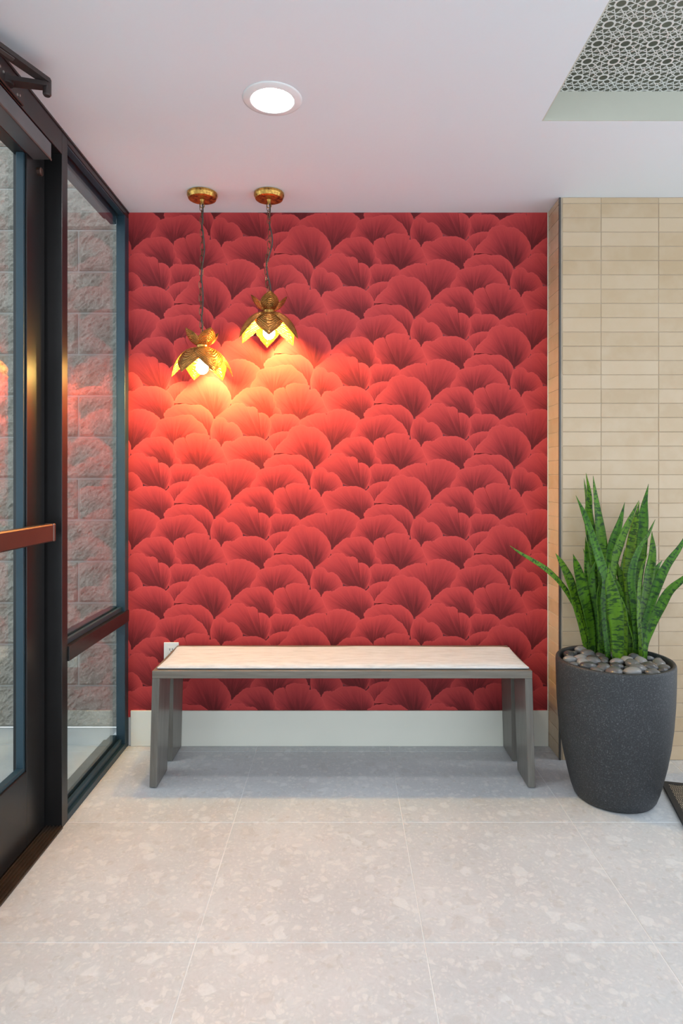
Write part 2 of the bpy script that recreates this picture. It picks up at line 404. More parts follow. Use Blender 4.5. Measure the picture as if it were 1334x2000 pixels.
# pierced metal grille inside the recess
def build_grille():
    P = 0.0842
    seeds = [(0.0, 0.0, 0.175)]
    for sx in (1, -1):
        for sy in (1, -1):
            seeds += [(sx*0.262, sy*0.262, 0.100), (sx*0.392, sy*0.392, 0.030), (sx*0.130, sy*0.385, 0.028), (sx*0.385, sy*0.130, 0.028),
                      (sx*0.400, sy*0.275, 0.020), (sx*0.275, sy*0.400, 0.020)]
    for s_ in (1, -1):
        seeds += [(0.5, s_*0.165, 0.100), (s_*0.165, 0.5, 0.100), (0, s_*0.318, 0.062), (s_*0.318, 0, 0.062)]
    seeds.append((0.5, 0.5, 0.088))
    allS = [(x+dx, y+dy, r) for dx in (-1, 0, 1) for dy in (-1, 0, 1) for x, y, r in seeds]
    def clip(poly, nx, ny, d):                       # keep n.p <= d
        out = []
        for i in range(len(poly)):
            a, b = poly[i], poly[(i+1) % len(poly)]
            da, db = a[0]*nx+a[1]*ny-d, b[0]*nx+b[1]*ny-d
            if da <= 0: out.append(a)
            if (da < 0 < db) or (db < 0 < da):
                t = da/(da-db); out.append((a[0]+(b[0]-a[0])*t, a[1]+(b[1]-a[1])*t))
        return out
    base = []; strap = 0.0150
    for (x, y, r) in seeds:
        if r > 0.17:
            base.append([(0.160*math.cos(2*PI*k/20), 0.160*math.sin(2*PI*k/20)) for k in range(20)]); continue
        L = 0.15; poly = [(x-L, y-L), (x+L, y-L), (x+L, y+L), (x-L, y+L)]
        for (x2, y2, r2) in allS:
            dx, dy = x2-x, y2-y; D = math.hypot(dx, dy)
            if D < 1e-6 or D > 0.5: continue
            t = (D*D+r*r-r2*r2)/(2*D)
            nx, ny = dx/D, dy/D
            poly = clip(poly, nx, ny, x*nx+y*ny+t-strap)
            if len(poly) < 3: break
        if len(poly) >= 3:
            cl_ = []
            for p in poly:
                if not cl_ or math.hypot(p[0]-cl_[-1][0], p[1]-cl_[-1][1]) > 0.004: cl_.append(p)
            A_ = abs(sum(cl_[i][0]*cl_[(i+1)%len(cl_)][1]-cl_[(i+1)%len(cl_)][0]*cl_[i][1] for i in range(len(cl_))))/2
            if len(cl_) >= 3 and A_ > 0.0004: base.append(cl_)
    gx0 = OX0-0.012; gx1 = OX1+0.012; gy1 = OY1+0.012; gy0 = OY0-0.012
    ox, oy = 0.8618-P*30, 1.9056-P*30
    # one strip-cell triangulation: holes wrap over the border, so triangulate a 3x3 block and keep the middle cell
    vs = []; es = []
    def inside(pt, poly):
        x, y = pt; c = False; j = len(poly)-1
        for i in range(len(poly)):
            xi, yi = poly[i]; xj, yj = poly[j]
            if (yi > y) != (yj > y) and x < (xj-xi)*(y-yi)/(yj-yi)+xi: c = not c
            j = i
        return c
    polys = []
    for dx in (-1, 0, 1):
        for dy in (-1, 0, 1):
            for h in base:
                hp = [(x+dx, y+dy) for x, y in h]
                if all(-0.75 < x < 0.75+0.0 and -0.75 < y < 0.75 for x, y in hp) or any(-0.5 < x < 0.5 and -0.5 < y < 0.5 for x, y in hp): polys.append(hp)
    for p in polys:
        s = len(vs); vs += [Vector(q) for q in p]; es += [(s+k, s+(k+1)%len(p)) for k in range(len(p))]
    s = len(vs); n = 8
    sq = [(-0.5+k/n, -0.5) for k in range(n)]+[(0.5, -0.5+k/n) for k in range(n)]+[(0.5-k/n, 0.5) for k in range(n)]+[(-0.5, 0.5-k/n) for k in range(n)]
    vs += [Vector(q) for q in sq]; es += [(s+k, s+(k+1) % len(sq)) for k in range(len(sq))]
    ov, oe, of, *_ = delaunay_2d_cdt(vs, es, [], 0, 1e-5)
    keep = []
    for f in of:
        c = sum((ov[i] for i in f), Vector((0, 0)))/len(f)
        if abs(c.x) > 0.5 or abs(c.y) > 0.5: continue
        if any(inside(c, p) for p in polys): continue
        keep.append(f)
    bm = bmesh.new()
    for i in range(61):
        for j in range(61):
            cx, cy = ox+i*P, oy+j*P
            if cx < gx0-P or cx > gx1+P or cy < gy0-P or cy > gy1+P: continue
            mp = {}
            for f in keep:
                for k in f:
                    if k not in mp: mp[k] = bm.verts.new((cx+ov[k].x*P, cy+ov[k].y*P, 2.54))
                try: bm.faces.new([mp[k] for k in f])
                except ValueError: pass
    bmesh.ops.remove_doubles(bm, verts=bm.verts, dist=1e-5)
    for co, no in (((gx0, 0, 0), (-1, 0, 0)), ((gx1, 0, 0), (1, 0, 0)), ((0, gy0, 0), (0, -1, 0)), ((0, gy1, 0), (0, 1, 0))):
        bmesh.ops.bisect_plane(bm, geom=bm.verts[:]+bm.edges[:]+bm.faces[:], plane_co=co, plane_no=no, clear_outer=True)
    r = bmesh.ops.extrude_face_region(bm, geom=bm.faces[:])
    bmesh.ops.translate(bm, verts=[v for v in r['geom'] if isinstance(v, bmesh.types.BMVert)], vec=(0, 0, 0.0015))
    o = obj('ceiling_grille', bm, M['grille'], None, loc=((gx0+gx1)/2, (gy0+gy1)/2, 2.54))
    tag(o, 'pale metal grille panel pierced with round and hexagonal holes, inside the ceiling recess', 'grille')
build_grille()

# rear wall
wbk = obj('wall_back', bx(-1.000, XR+0.30, YB, YB+0.15, 0, H), M['wall_white'])
tag(wbk, 'rear wall papered in overlapping crimson fan shapes', 'wall', kind='structure')
# wallpaper print: each printed fan is a flat patch with the gradient in its texture coordinates
FANS = {
 'A': (700, (1060, 640), [(960,575),(880,520),(780,503),(700,500),(712,455),(760,400),(812,352),(835,290),(880,255),(960,240),(1003,260),(1012,262),(1060,260),(1130,300),(1195,375),(1222,450),(1212,520),(1150,580)]),
 'B': (560, (590, 650), [(400,650),(280,590),(225,500),(210,435),(240,395),(290,388),(302,395),(330,380),(380,352),(440,345),(540,348),(600,375),(650,410),(685,460),(690,520),(650,590)]),
 'C': (890, (925, 1130), [(720,1100),(672,1020),(670,950),(688,892),(700,850),(750,825),(788,822),(797,842),(806,808),(860,782),(940,785),(1000,795),(1026,812),(1022,842),(1075,835),(1115,880),(1135,920),(1180,970),(1197,1030),(1180,1062),(1060,1068)]),
 'D': (680, (300, 930), [(260,880),(120,840),(20,760),(0,690),(5,668),(40,640),(110,610),(170,595),(243,602),(254,622),(262,592),(320,562),(390,557),(450,572),(520,610),(560,652),(575,720),(520,800),(400,880)]),
 'E': (760, (690, 905), [(560,880),(480,850),(485,780),(520,740),(532,692),(560,660),(620,638),(690,630),(730,618),(790,610),(860,615),(895,650),(950,690),(985,740),(1005,800),(940,860),(820,890)]),
 'F': (720, (1010, 830), [(800,720),(640,670),(602,625),(608,588),(650,550),(720,515),(800,508),(860,520),(930,518),(990,550),(1040,600),(1062,660),(1060,740)]),
 'G': (790, (1130, 920), [(1040,860),(1030,760),(1060,665),(1090,640),(1140,635),(1170,650),(1192,682),(1240,680),(1290,720),(1320,770),(1335,830),(1300,870),(1220,900)]),
 'I': (900, (655, 1110), [(480,1080),(360,1020),(290,965),(310,930),(350,890),(410,840),(440,825),(500,822),(560,812),(620,825),(660,860),(685,890),(690,930),(712,960),(712,1000),(745,1020),(762,1065),(730,1090)]),
 'J': (1000, (580, 1330), [(380,1240),(230,1150),(145,1095),(140,1050),(200,1014),(265,1010),(300,982),(350,966),(410,972),(440,1000),(500,1000),(540,1025),(546,1055),(600,1060),(645,1100),(666,1160),(656,1220),(630,1290)]),
 'K': (965, (760, 1330), [(660,1300),(625,1220),(650,1110),(700,1067),(730,1066),(760,1073),(840,1067),(900,1087),(940,1140),(950,1200),(900,1280)]),
 'L': (1130, (740, 1480), [(630,1430),(600,1360),(640,1292),(700,1247),(780,1230),(840,1238),(880,1300),(860,1400)]),
}
def build_wallpaper():
    bm = bmesh.new(); uvl = bm.loops.layers.uv.new('UVMap')
    s = 1/4.764; K = YB/F
    X0, X1, Z0, Z1 = XL+0.0, XR-0.0005, 0.13, H-0.001
    rnd = random.Random(3); cnt = 0
    for i in range(-7, 5):
        for j in range(-8, 10):
            for name, (key, ap, rim) in FANS.items():
                ox, oy = i*929, i*464.5+j*929
                ax, ay = 780+(ap[0]+ox)*s, 780+(ap[1]+oy)*s
                if ax < 180 or ax > 1140 or ay < 380 or ay > 1500: continue
                k = key+oy
                yy = YB-0.0006-(k+2600)*1.1e-6
                pts = [Vector((p[0], p[1], 0)) for p in rim]
                m = (len(pts)-1)*5+1
                cur = catmull(pts, m)
                # ragged scalloped rim
                cen = Vector((ap[0], ap[1], 0))
                R = []
                for q, p in enumerate(cur):
                    d = p-cen; d *= 1+0.012*abs(math.sin(q*0.55+ord(name)))+0.007*math.sin(q*2.3+1); R.append(cen+d)
                vv = [0.0, 0.2, 0.4, 0.6, 0.75, 0.88, 0.95, 1.0]
                u0 = (ord(name)-65)*3.7
                def W(p): return Vector(((780+(p.x+ox)*s-CX)*K, yy, CH-(780+(p.y+oy)*s-CY)*K))
                rows = []
                for v in vv:
                    rows.append([bm.verts.new(W(cen.lerp(p, v))) for p in R] if v > 0 else [bm.verts.new(W(cen))])
                for a in range(len(vv)-1):
                    for q in range(m-1):
                        ua, ub = u0+q/(m-1), u0+(q+1)/(m-1)
                        if a == 0:
                            f = bm.faces.new((rows[0][0], rows[1][q+1], rows[1][q])); U = [(ua, 0), (ub, vv[1]), (ua, vv[1])]
                        else:
                            f = bm.faces.new((rows[a][q], rows[a][q+1], rows[a+1][q+1], rows[a+1][q])); U = [(ua, vv[a]), (ub, vv[a]), (ub, vv[a+1]), (ua, vv[a+1])]
                        for l, uu in zip(f.loops, U): l[uvl].uv = uu
                cnt += 1
    for co, no in (((X0, 0, 0), (-1, 0, 0)), ((X1, 0, 0), (1, 0, 0)), ((0, 0, Z0), (0, 0, -1)), ((0, 0, Z1), (0, 0, 1))):
        bmesh.ops.bisect_plane(bm, geom=bm.verts[:]+bm.edges[:]+bm.faces[:], plane_co=co, plane_no=no, clear_outer=True)
    me = bpy.data.meshes.new('wallpaper'); bm.to_mesh(me); bm.free(); me.materials.append(M['fan'])
    o = link('wallpaper', me, wbk, (0, 0, 0)); o['label'] = 'crimson wallpaper printed with overlapping ruffled fans'
    obj('wallpaper_backing', bx(XL, XR-0.0005, YB-0.0005, YB, 0.13, H-0.001), M['paper_base'], wbk)
build_wallpaper()
bb = obj('baseboard_back', bx(-0.962, XR-0.001, YB-0.016, YB-0.0075, 0.0, 0.162, bev=0.0015), M['baseboard'])
tag(bb, 'tall off-white painted baseboard under the crimson wallpaper', 'baseboard', kind='structure')

# tiled column
wc = obj('wall_right', bx(XR+0.0022, 2.30, YC+0.0022, YB-0.001, 0.0, H), M['grout'])
tag(wc, 'projecting wall faced with stacked beige glazed tiles behind the planter', 'wall', kind='structure')
tp = 2.413/39; tw = 0.2494; tg = 0.0024
rt = random.Random(5)
rows = [(k*tp, (k+1)*tp) for k in range(39)]+[(39*tp, H-0.001)]
cols = [XR+0.012, 1.125]
while cols[-1] < 2.3: cols.append(cols[-1]+tw)
for a, b in rows:
    z0, z1 = a+tg/2, b-tg/2
    for x0, x1 in zip(cols, cols[1:]):
        x1 = min(x1, 2.30)
        me = box_mesh('tile', x1-x0-tg, 0.009, z1-z0, M['tile'], 0.0012)
        o = link('tile', me, wc, ((x0+x1)/2, YC+0.0045+rt.uniform(-.0004, .0004), (z0+z1)/2))
        o.rotation_euler = (rt.uniform(-.006, .006), 0, rt.uniform(-.003, .003))
    ym = (YC+0.012+YB-0.018)/2; L = YB-0.018-(YC+0.012)
    if a < 0.162: L2 = L
    me = box_mesh('tile', 0.009, (YB-0.004-(YC+0.012))-tg, z1-z0, M['tile'], 0.0012)
    o = link('tile', me, wc, (XR+0.0045, (YC+0.012+YB-0.004)/2, (z0+z1)/2)); o.rotation_euler = (0, rt.uniform(-.005, .005), 0)
bm = bmesh.new(); box(bm, XR-0.001, XR+0.006, YC-0.0005, YC+0.003, 0, H-0.001); box(bm, XR-0.001, XR+0.002, YC+0.003, YC+0.010, 0, H-0.001)
o = obj('edge_trim', bm, M['edge'], wc); o['label'] = 'thin dark metal corner edge'
# sill strip between paper and column
tr = obj('trim_1', bx(XR-0.004, XR-0.0008, YB-0.010, YB-0.0075, 0.162, H-0.001), M['baseboard'])
tag(tr, 'thin pale vertical edge strip where crimson wallpaper meets the tiled wall', 'trim', kind='structure')

# ------------------------------------------------------------------ storefront on the left
Ym0, Ym1 = 2.286, 2.333
XO = XL-0.115
def part(name, p, m, *dims, bev=0.0012, label=None):
    o = obj(name, bx(*dims, bev=bev), M[m], p)
    if label: o['label'] = label
    return o
fr = empty('trim_2', (XL-0.05, Ym0, 0)); tag(fr, 'dark bronze metal frame around the entrance door', 'door frame', kind='structure')
part('mullion', fr, 'alu', XO, XL, Ym0, Ym1, 0, H)
part('header', fr, 'alu', XO, XL, 1.352, Ym0, 2.352, H)
part('door_stop', fr, 'alu', XO+0.004, -1.058, Ym0-0.016, Ym0, 0.012, 2.352)
part('mullion', fr, 'alu', XO, XL, 1.305, 1.352, 0, H)
part('caulk_line', fr, 'arm', XL-0.002, XL+0.003, 1.352, YB-0.001, H-0.007, H, bev=0)
# threshold
bm = bmesh.new(); box(bm, XO, XL+0.004, 1.352, Ym0, 0.0005, 0.008, bev=0.001)
for k in range(5): box(bm, XL-0.055+k*0.012, XL-0.050+k*0.012, 1.352, Ym0, 0.008, 0.012, bev=0.001)
o = obj('threshold', bm, M['threshold'], fr)

# sidelight
wn = empty('window_1', (XL-0.03, Ym1, 0)); tag(wn, 'tall sidelight window in dark frame between the door and the crimson wall', 'window', kind='structure')
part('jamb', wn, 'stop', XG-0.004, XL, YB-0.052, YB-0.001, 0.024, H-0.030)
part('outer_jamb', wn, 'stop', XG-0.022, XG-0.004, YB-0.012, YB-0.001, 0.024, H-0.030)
part('head', wn, 'alu', XO, XL, Ym1, YB-0.001, H-0.030, H-0.002)
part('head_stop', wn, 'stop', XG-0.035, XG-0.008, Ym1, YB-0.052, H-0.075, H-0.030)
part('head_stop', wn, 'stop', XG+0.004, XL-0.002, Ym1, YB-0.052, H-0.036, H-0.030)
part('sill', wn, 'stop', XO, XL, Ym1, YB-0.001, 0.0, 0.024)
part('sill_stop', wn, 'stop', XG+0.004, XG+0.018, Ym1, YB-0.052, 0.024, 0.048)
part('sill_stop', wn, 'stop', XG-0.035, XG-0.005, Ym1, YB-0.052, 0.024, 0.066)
part('mid_rail', wn, 'alu', XO, XL+0.006, Ym1, YB-0.014, 0.570, 0.623)
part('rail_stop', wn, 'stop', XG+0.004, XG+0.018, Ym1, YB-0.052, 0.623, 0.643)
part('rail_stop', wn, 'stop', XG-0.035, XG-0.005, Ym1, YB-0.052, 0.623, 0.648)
part('glass_pane', wn, 'glass', XG-0.003, XG+0.003, Ym1-0.004, YB-0.048, 0.040, 0.574, bev=0)
part('glass_pane', wn, 'glass', XG-0.003, XG+0.003, Ym1-0.004, YB-0.048, 0.619, H-0.034, bev=0)

# second window nearer the camera, out of frame
w2 = empty('window_2', (XL-0.03, 1.305, 0)); tag(w2, 'glazed panel in dark frame on the near side of the entrance door', 'window', kind='structure')
part('head', w2, 'alu', XO, XL, RY0+0.01, 1.305, H-0.050, H-0.002)
part('sill', w2, 'alu', XO, XL, RY0+0.01, 1.305, 0.0, 0.06)
part('glass_pane', w2, 'glass', XG-0.003, XG+0.003, RY0+0.04, 1.30, 0.05, H-0.04, bev=0)
for y in (0.05, -1.2, RY0+0.01): part('mullion', w2, 'alu', XO, XL, y, y+0.047, 0.06, H-0.050)

# door leaf
XD = -1.030; YD1 = 2.273; YD0 = 1.362; ST = 0.128; XQ = -1.062
dr = empty('door_1', (XD-0.02, YD0, 0)); tag(dr, 'dark bronze glass entrance door with horizontal push bar', 'door', kind='structure')
part('stile', dr, 'alu', XD-0.045, XD, YD1-ST, YD1, 0.015, 2.345)
part('stile', dr, 'alu', XD-0.045, XD, YD0, YD0+ST, 0.015, 2.345)
part('top_rail', dr, 'alu', XD-0.045, XD, YD0+ST, YD1-ST, 2.285, 2.345)
part('bottom_rail', dr, 'alu', XD-0.045, XD, YD0+ST, YD1-ST, 0.015, 0.262)
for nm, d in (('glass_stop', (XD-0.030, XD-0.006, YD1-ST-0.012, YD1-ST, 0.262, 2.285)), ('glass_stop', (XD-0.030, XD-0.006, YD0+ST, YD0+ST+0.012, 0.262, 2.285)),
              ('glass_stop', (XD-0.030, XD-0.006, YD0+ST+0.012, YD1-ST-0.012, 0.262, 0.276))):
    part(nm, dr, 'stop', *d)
part('glass_pane', dr, 'glass', XD-0.036, XD-0.031, YD0+ST-0.004, YD1-ST+0.004, 0.258, 2.289, bev=0)
# push bar
pb = part('push_bar', dr, 'bar', -0.985, -0.955, 1.42, 2.175, 1.012, 1.070, bev=0.004); pb['label'] = 'brown bronze push bar across the door glass'
o = part('end_cap', pb, 'bar', -0.988, -0.954, 2.175, 2.190, 1.011, 1.071, bev=0.003)
for y in (2.175, 1.42): part('mount', pb, 'alu', XD, -0.985, y-0.05, y+0.01, 1.018, 1.064)
# door closer
cl = part('closer_cover', dr, 'bronze_box', -1.030, -0.968, 1.50, 2.188, 2.284, 2.340, bev=0.003); cl['label'] = 'long grey door closer cover along the top rail'
o = obj('lit_edge_strip', bx(-0.9695, -0.9665, 1.50, 2.186, 2.2795, 2.2865, bev=0), M['bar'], cl)  # lit look of the cover's lower edge, put in as a bronze-coloured strip
E1 = Vector((-0.868, 1.932, 2.378))
def flatbar(bm, a, b, wd, th):
    a, b = Vector(a), Vector(b); t = (b-a).normalized(); s = t.cross(Vector((0, 0, 1))).normalized(); u = s.cross(t)
    vs = []
    for p, k in ((a, 1.0), (b, 0.75)):
        for x, y in ((-1, -1), (1, -1), (1, 1), (-1, 1)): vs.append(bm.verts.new(p+s*x*wd*k/2+u*y*th/2))
    for q in range(4): bm.faces.new((vs[q], vs[(q+1)%4], vs[4+(q+1)%4], vs[4+q]))
    bm.faces.new(vs[:4]); bm.faces.new(vs[4:])
    return bm
bm = bmesh.new(); flatbar(bm, (-0.972, 1.900, 2.374), E1, 0.040, 0.013); tube(bm, [(-0.972, 1.900, 2.362), (-0.972, 1.900, 2.388)], 0.020, 16)
obj('closer_arm', bm, M['arm'], dr)
bm = bmesh.new(); flatbar(bm, (-0.968, 1.715, 2.398), E1+Vector((0, 0, 0.013)), 0.036, 0.013)
tube(bm, [(-0.968, 1.715, 2.384), (-0.968, 1.715, 2.414)], 0.018, 16); tube(bm, [(-0.955, 1.745, 2.397), (-0.918, 1.825, 2.394)], 0.014, 10)
obj('closer_forearm', bm, M['arm'], dr)
bm = bmesh.new(); tube(bm, [E1+Vector((0, 0, -0.030)), E1+Vector((0, 0, -0.026)), E1+Vector((0, 0, 0.018)), E1+Vector((0, 0, 0.022))], [0.009, 0.012, 0.012, 0.009], 14)
obj('elbow_pin', bm, M['arm'], dr)
bm = bmesh.new(); box(bm, -0.975, -0.968, 1.84, 2.00, 2.356, 2.400, bev=0.002)
sh = obj('arm_bracket', bm, M['arm'], dr)
for y, z in ((1.855, 2.388), (1.875, 2.384), (1.955, 2.366), (1.970, 2.372)):
    obj('screw', tube(bmesh.new(), [(-0.968, y, z), (-0.9655, y, z)], 0.0038, 10), M['screw'], sh)
obj('latch_knob', tube(bmesh.new(), [(-1.030, 2.225, 2.262), (-1.018, 2.225, 2.262), (-1.016, 2.225, 2.262)], [0.014, 0.014, 0.010], 16), M['bar'], dr)
part('weather_strip', dr, 'gasket', XD-0.040, XD-0.006, YD1, YD1+0.006, 0.02, 2.34, bev=0)

# ------------------------------------------------------------------ outside
we = obj('wall_exterior', bx(-4.3, -1.005, 3.222, 3.42, 0, 3.66), M['mortar'])
tag(we, 'split-face grey concrete block wall outside the glass', 'wall', kind='structure')
BP, BHt = 0.4064, 0.2033
def block_mesh(seed, wdt):
    r = random.Random(seed); nx, nz = max(4, int(34*wdt/0.4)), 17
    bm = bmesh.new(); gw = wdt-0.010; gh = BHt-0.010
    from mathutils import noise as mn
    grid = []
    for a in range(nx+1):
        row = []
        for b in range(nz+1):
            x = -gw/2+gw*a/nx; z = -gh/2+gh*b/nz
            e_ = min(a, nx-a, b, nz-b)
            d = 0.004 if e_ == 0 else 0.013+0.009*mn.fractal(Vector((x*30+seed*9, z*30, 1)), 0.9, 2.1, 4)+r.uniform(-.004, .004)
            row.append(bm.verts.new((x, -d, z)))
        grid.append(row)
    for a in range(nx):
        for b in range(nz): bm.faces.new((grid[a][b], grid[a+1][b], grid[a+1][b+1], grid[a][b+1]))
    # sides
    per = [grid[a][0] for a in range(nx+1)]+[grid[nx][b] for b in range(1, nz+1)]+[grid[a][nz] for a in range(nx-1, -1, -1)]+[grid[0][b] for b in range(nz-1, 0, -1)]
    bk = [bm.verts.new((v.co.x, 0.012, v.co.z)) for v in per]
    for q in range(len(per)): bm.faces.new((per[q], bk[q], bk[(q+1) % len(per)], per[(q+1) % len(per)]))
    me = bpy.data.meshes.new('block'); bm.to_mesh(me); bm.free(); me.materials.append(M['block']); return me
full = [block_mesh(s, BP) for s in range(7)]
rb = random.Random(11); cutm = {}
for n in range(18):
    xj = -1.2925 if n % 2 else -1.2925+BP/2
    x1 = xj+BP*2
    while x1 > -4.2:
        x0 = x1-BP; xr = min(x1, -1.006)
        if xr-x0 > 0.03:
            wd = xr-x0
            if wd > BP-0.001: me = rb.choice(full)
            else:
                kk = (round(wd, 3), n % 4 // 2)
                if kk not in cutm: cutm[kk] = block_mesh(50+n, wd)
                me = cutm[kk]
            link('block', me, we, ((x0+xr)/2, 3.222, (n+0.5)*BHt))
        x1 = x0
obj('dark_slab', bx(-1.100, -1.072, 3.188, 3.222, 1.015, 1.120, bev=0.002), M['edge'], we)  # small dark slab added for a grey mark on the blocks, not a fitting
gr = obj('ground_outside', bx(-4.6, XO, RY0-0.6, 3.222, -0.12, -0.014), M['mortar'])
gr.name = 'pavement'; tag(gr, 'pale grey concrete pavement outside the entrance glass', 'pavement', kind='structure')
ys = [3.222, 3.009, 1.55, 0.09, -1.4, -2.9]
for a, b in zip(ys, ys[1:]):
    for x in (XO, XO-1.5, XO-3.0):
        x0 = max(x-1.5, -4.6)
        link('paving_slab', box_mesh('paving_slab', x-x0-0.006, a-b-0.006, 0.016, M['pavement'], 0.002), gr, ((x+x0)/2, (a+b)/2, -0.009))

# ------------------------------------------------------------------ bench
bt = 0.463
bench = empty('bench', (0, 2.78, 0)); tag(bench, 'long grey-stained wooden bench with slab legs against the crimson wall', 'bench')
YF, YK = 2.581, 2.978
bm = bmesh.new(); box(bm, -0.746, 0.752, YF, YK, bt-0.030, bt, bev=0.0015)
obj('bench_top', bm, M['wood'], bench)
def legpanel(side, y0t, y1t, y0b, y1b):
    bm = bmesh.new(); th = 0.029; z1 = bt-0.030; out_t = 0.746 if side < 0 else 0.752; out_b = 0.757 if side < 0 else 0.764
    vs = []
    for z, xo, a, b in ((0.004, out_b, y0b, y1b), (z1, out_t, y0t, y1t)):
        for x, y in ((xo-th, a), (xo, a), (xo, b), (xo-th, b)): vs.append(bm.verts.new((side*x, y, z)))
    bm.faces.new(vs[:4]); bm.faces.new(vs[4:])
    for q in range(4): bm.faces.new((vs[q], vs[(q+1)%4], vs[4+(q+1)%4], vs[4+q]))
    bmesh.ops.bevel(bm, geom=bm.edges[:], offset=0.0012, segments=1, affect='EDGES')
    o = obj('leg', bm, M['wood_leg'], bench)
    bm = bmesh.new()
    for y in (y0b+0.02, y1b-0.02):
        obj('foot_glide', tube(bmesh.new(), [(side*(out_b-th/2), y, 0.0), (side*(out_b-th/2), y, 0.0045)], 0.008, 12), M['gasket'], o)
for s in (-1, 1):
    legpanel(s, YF, 2.755, YF, 2.738)
    legpanel(s, 2.800, YK, 2.825, YK)

# cushion
def cushion():
    x0, x1, y0, y1 = -0.722, 0.735, 2.600, 2.902; zb = bt+0.0005
    root = empty('bench_cushion', ((x0+x1)/2, (y0+y1)/2, zb)); tag(root, 'thin off-white woven seat cushion lying on the grey wooden bench', 'cushion')
    from mathutils import noise as mn
    nx, ny = 110, 26
    bm = bmesh.new(); top = []; bot = []
    for a in range(nx+1):
        ra, rb_ = [], []
        for b in range(ny+1):
            u, v = a/nx*2-1, b/ny*2-1
            # denser near the borders
            u = math.sin(u*PI/2); v = math.sin(v*PI/2)
            x = (x0+x1)/2+u*(x1-x0)/2; y = (y0+y1)/2+v*(y1-y0)/2
            x += 0.006*u*(v*v) ; y += 0.004*math.sin(x*9)*(1 if v > 0 else 0)
            p = (1-abs(u)**40)*(1-abs(v)**8)
            p = max(p, 0)**0.5
            z = 0.006+0.015*p+0.0018*mn.noise(Vector((x*6, y*9, 0)))*p
            if u < -0.9 and v > 0.2: z += 0.006*(-u-0.9)*10*(v-0.2)
            ra.append(bm.verts.new((x, y, zb+z))); rb_.append(bm.verts.new((x, y, zb+max(0.0, 0.006-0.012*p))))
        top.append(ra); bot.append(rb_)
    for a in range(nx):
        for b in range(ny):
            bm.faces.new((top[a][b], top[a+1][b], top[a+1][b+1], top[a][b+1])); bm.faces.new((bot[a][b], bot[a][b+1], bot[a+1][b+1], bot[a+1][b]))
    per = lambda G: [G[a][0] for a in range(nx+1)]+[G[nx][b] for b in range(1, ny+1)]+[G[a][ny] for a in range(nx-1, -1, -1)]+[G[0][b] for b in range(ny-1, 0, -1)]
    pt, pb_ = per(top), per(bot)
    path = [(v.co.x, v.co.y, zb+0.0062) for v in pt]
    for q in range(len(pt)): bm.faces.new((pt[q], pb_[q], pb_[(q+1)%len(pt)], pt[(q+1)%len(pt)]))
    obj('cushion_pad', bm, M['linen'], root, smooth=True)
    obj('piping', tube(bmesh.new(), path, 0.0036, 8, closed=True), M['linen'], root, smooth=True)
cushion()

# wall outlet
oc = Vector((-0.777, YB-0.008, 0.416))
ou = empty('wall_outlet', oc); tag(ou, 'white electrical outlet on the crimson wall behind the left end of the bench', 'outlet')
obj('cover_plate', bx(oc.x-0.034, oc.x+0.034, YB-0.0125, YB-0.0072, oc.z-0.057, oc.z+0.057, bev=0.002, seg=2), M['plastic'], ou)
for dz in (0.022, -0.022):
    rc = obj('receptacle', bx(oc.x-0.017, oc.x+0.017, YB-0.0142, YB-0.0125, oc.z+dz-0.014, oc.z+dz+0.014, bev=0.0006), M['plastic'], ou)
    for dx in (-0.0065, 0.0065):
        obj('slot', bx(oc.x+dx-0.0012, oc.x+dx+0.0012, YB-0.0145, YB-0.0140, oc.z+dz-0.001, oc.z+dz+0.008), M['slot'], rc)
    obj('ground_hole', tube(bmesh.new(), [(oc.x, YB-0.0146, oc.z+dz-0.007), (oc.x, YB-0.0140, oc.z+dz-0.007)], 0.0025, 10), M['slot'], rc)
obj('screw', tube(bmesh.new(), [(oc.x, YB-0.0135, oc.z), (oc.x, YB-0.0125, oc.z)], 0.003, 10), M['screw'], ou)

# ------------------------------------------------------------------ pendants
def petal(bm, uvl, ang, prof, width, z0, c, cup, tipsharp, pw=2.0, th=0.0010):
    """prof(s)->(r,z); petal of given width, cupped across."""
    ns, nw = 16, 12; ca, sa = math.cos(ang), math.sin(ang)
    def P(s, t, off):
        r, z = prof(s); r2, z2 = prof(min(s+0.01, 1.01)); tr_, tz = r2-r, z2-z; L = math.hypot(tr_, tz); nr, nz = tz/L, -tr_/L
        wl = width*(math.sin(PI*min(s, 1)**0.78*0.93+0.10)**0.62)*(1-0.0*s)
        if s > tipsharp: wl *= max(0.0, 1-((s-tipsharp)/(1-tipsharp))**pw)**0.6
        y = t*wl/2; bend = cup*(t*t)*(wl/width)
        r += nr*(bend+off); z += nz*(bend+off)
        return Vector((c[0]+r*ca-y*sa, c[1]+r*sa+y*ca, z0+z))
    out = []
    for off in (0.0, th):
        g_ = [[bm.verts.new(P(i/ns, -1+2*j/nw, off)) for j in range(nw+1)] for i in range(ns+1)]
        for i in range(ns):
            for j in range(nw):
                f = bm.faces.new((g_[i][j], g_[i+1][j], g_[i+1][j+1], g_[i][j+1]))
                for l, (a, b) in zip(f.loops, ((i, j), (i+1, j), (i+1, j+1), (i, j+1))): l[uvl].uv = (b/nw, a/ns)
        out.append(g_)
    a, b = out
    ring = lambda G: [G[i][0] for i in range(ns+1)]+[G[ns][j] for j in range(1, nw+1)]+[G[i][nw] for i in range(ns-1, -1, -1)]+[G[0][j] for j in range(nw-1, 0, -1)]
    ra, rb_ = ring(a), ring(b)
    for q in range(len(ra)):
        f = bm.faces.new((ra[q], ra[(q+1)%len(ra)], rb_[(q+1)%len(ra)], rb_[q]))
        for l in f.loops: l[uvl].uv = (0.5, 0.5)

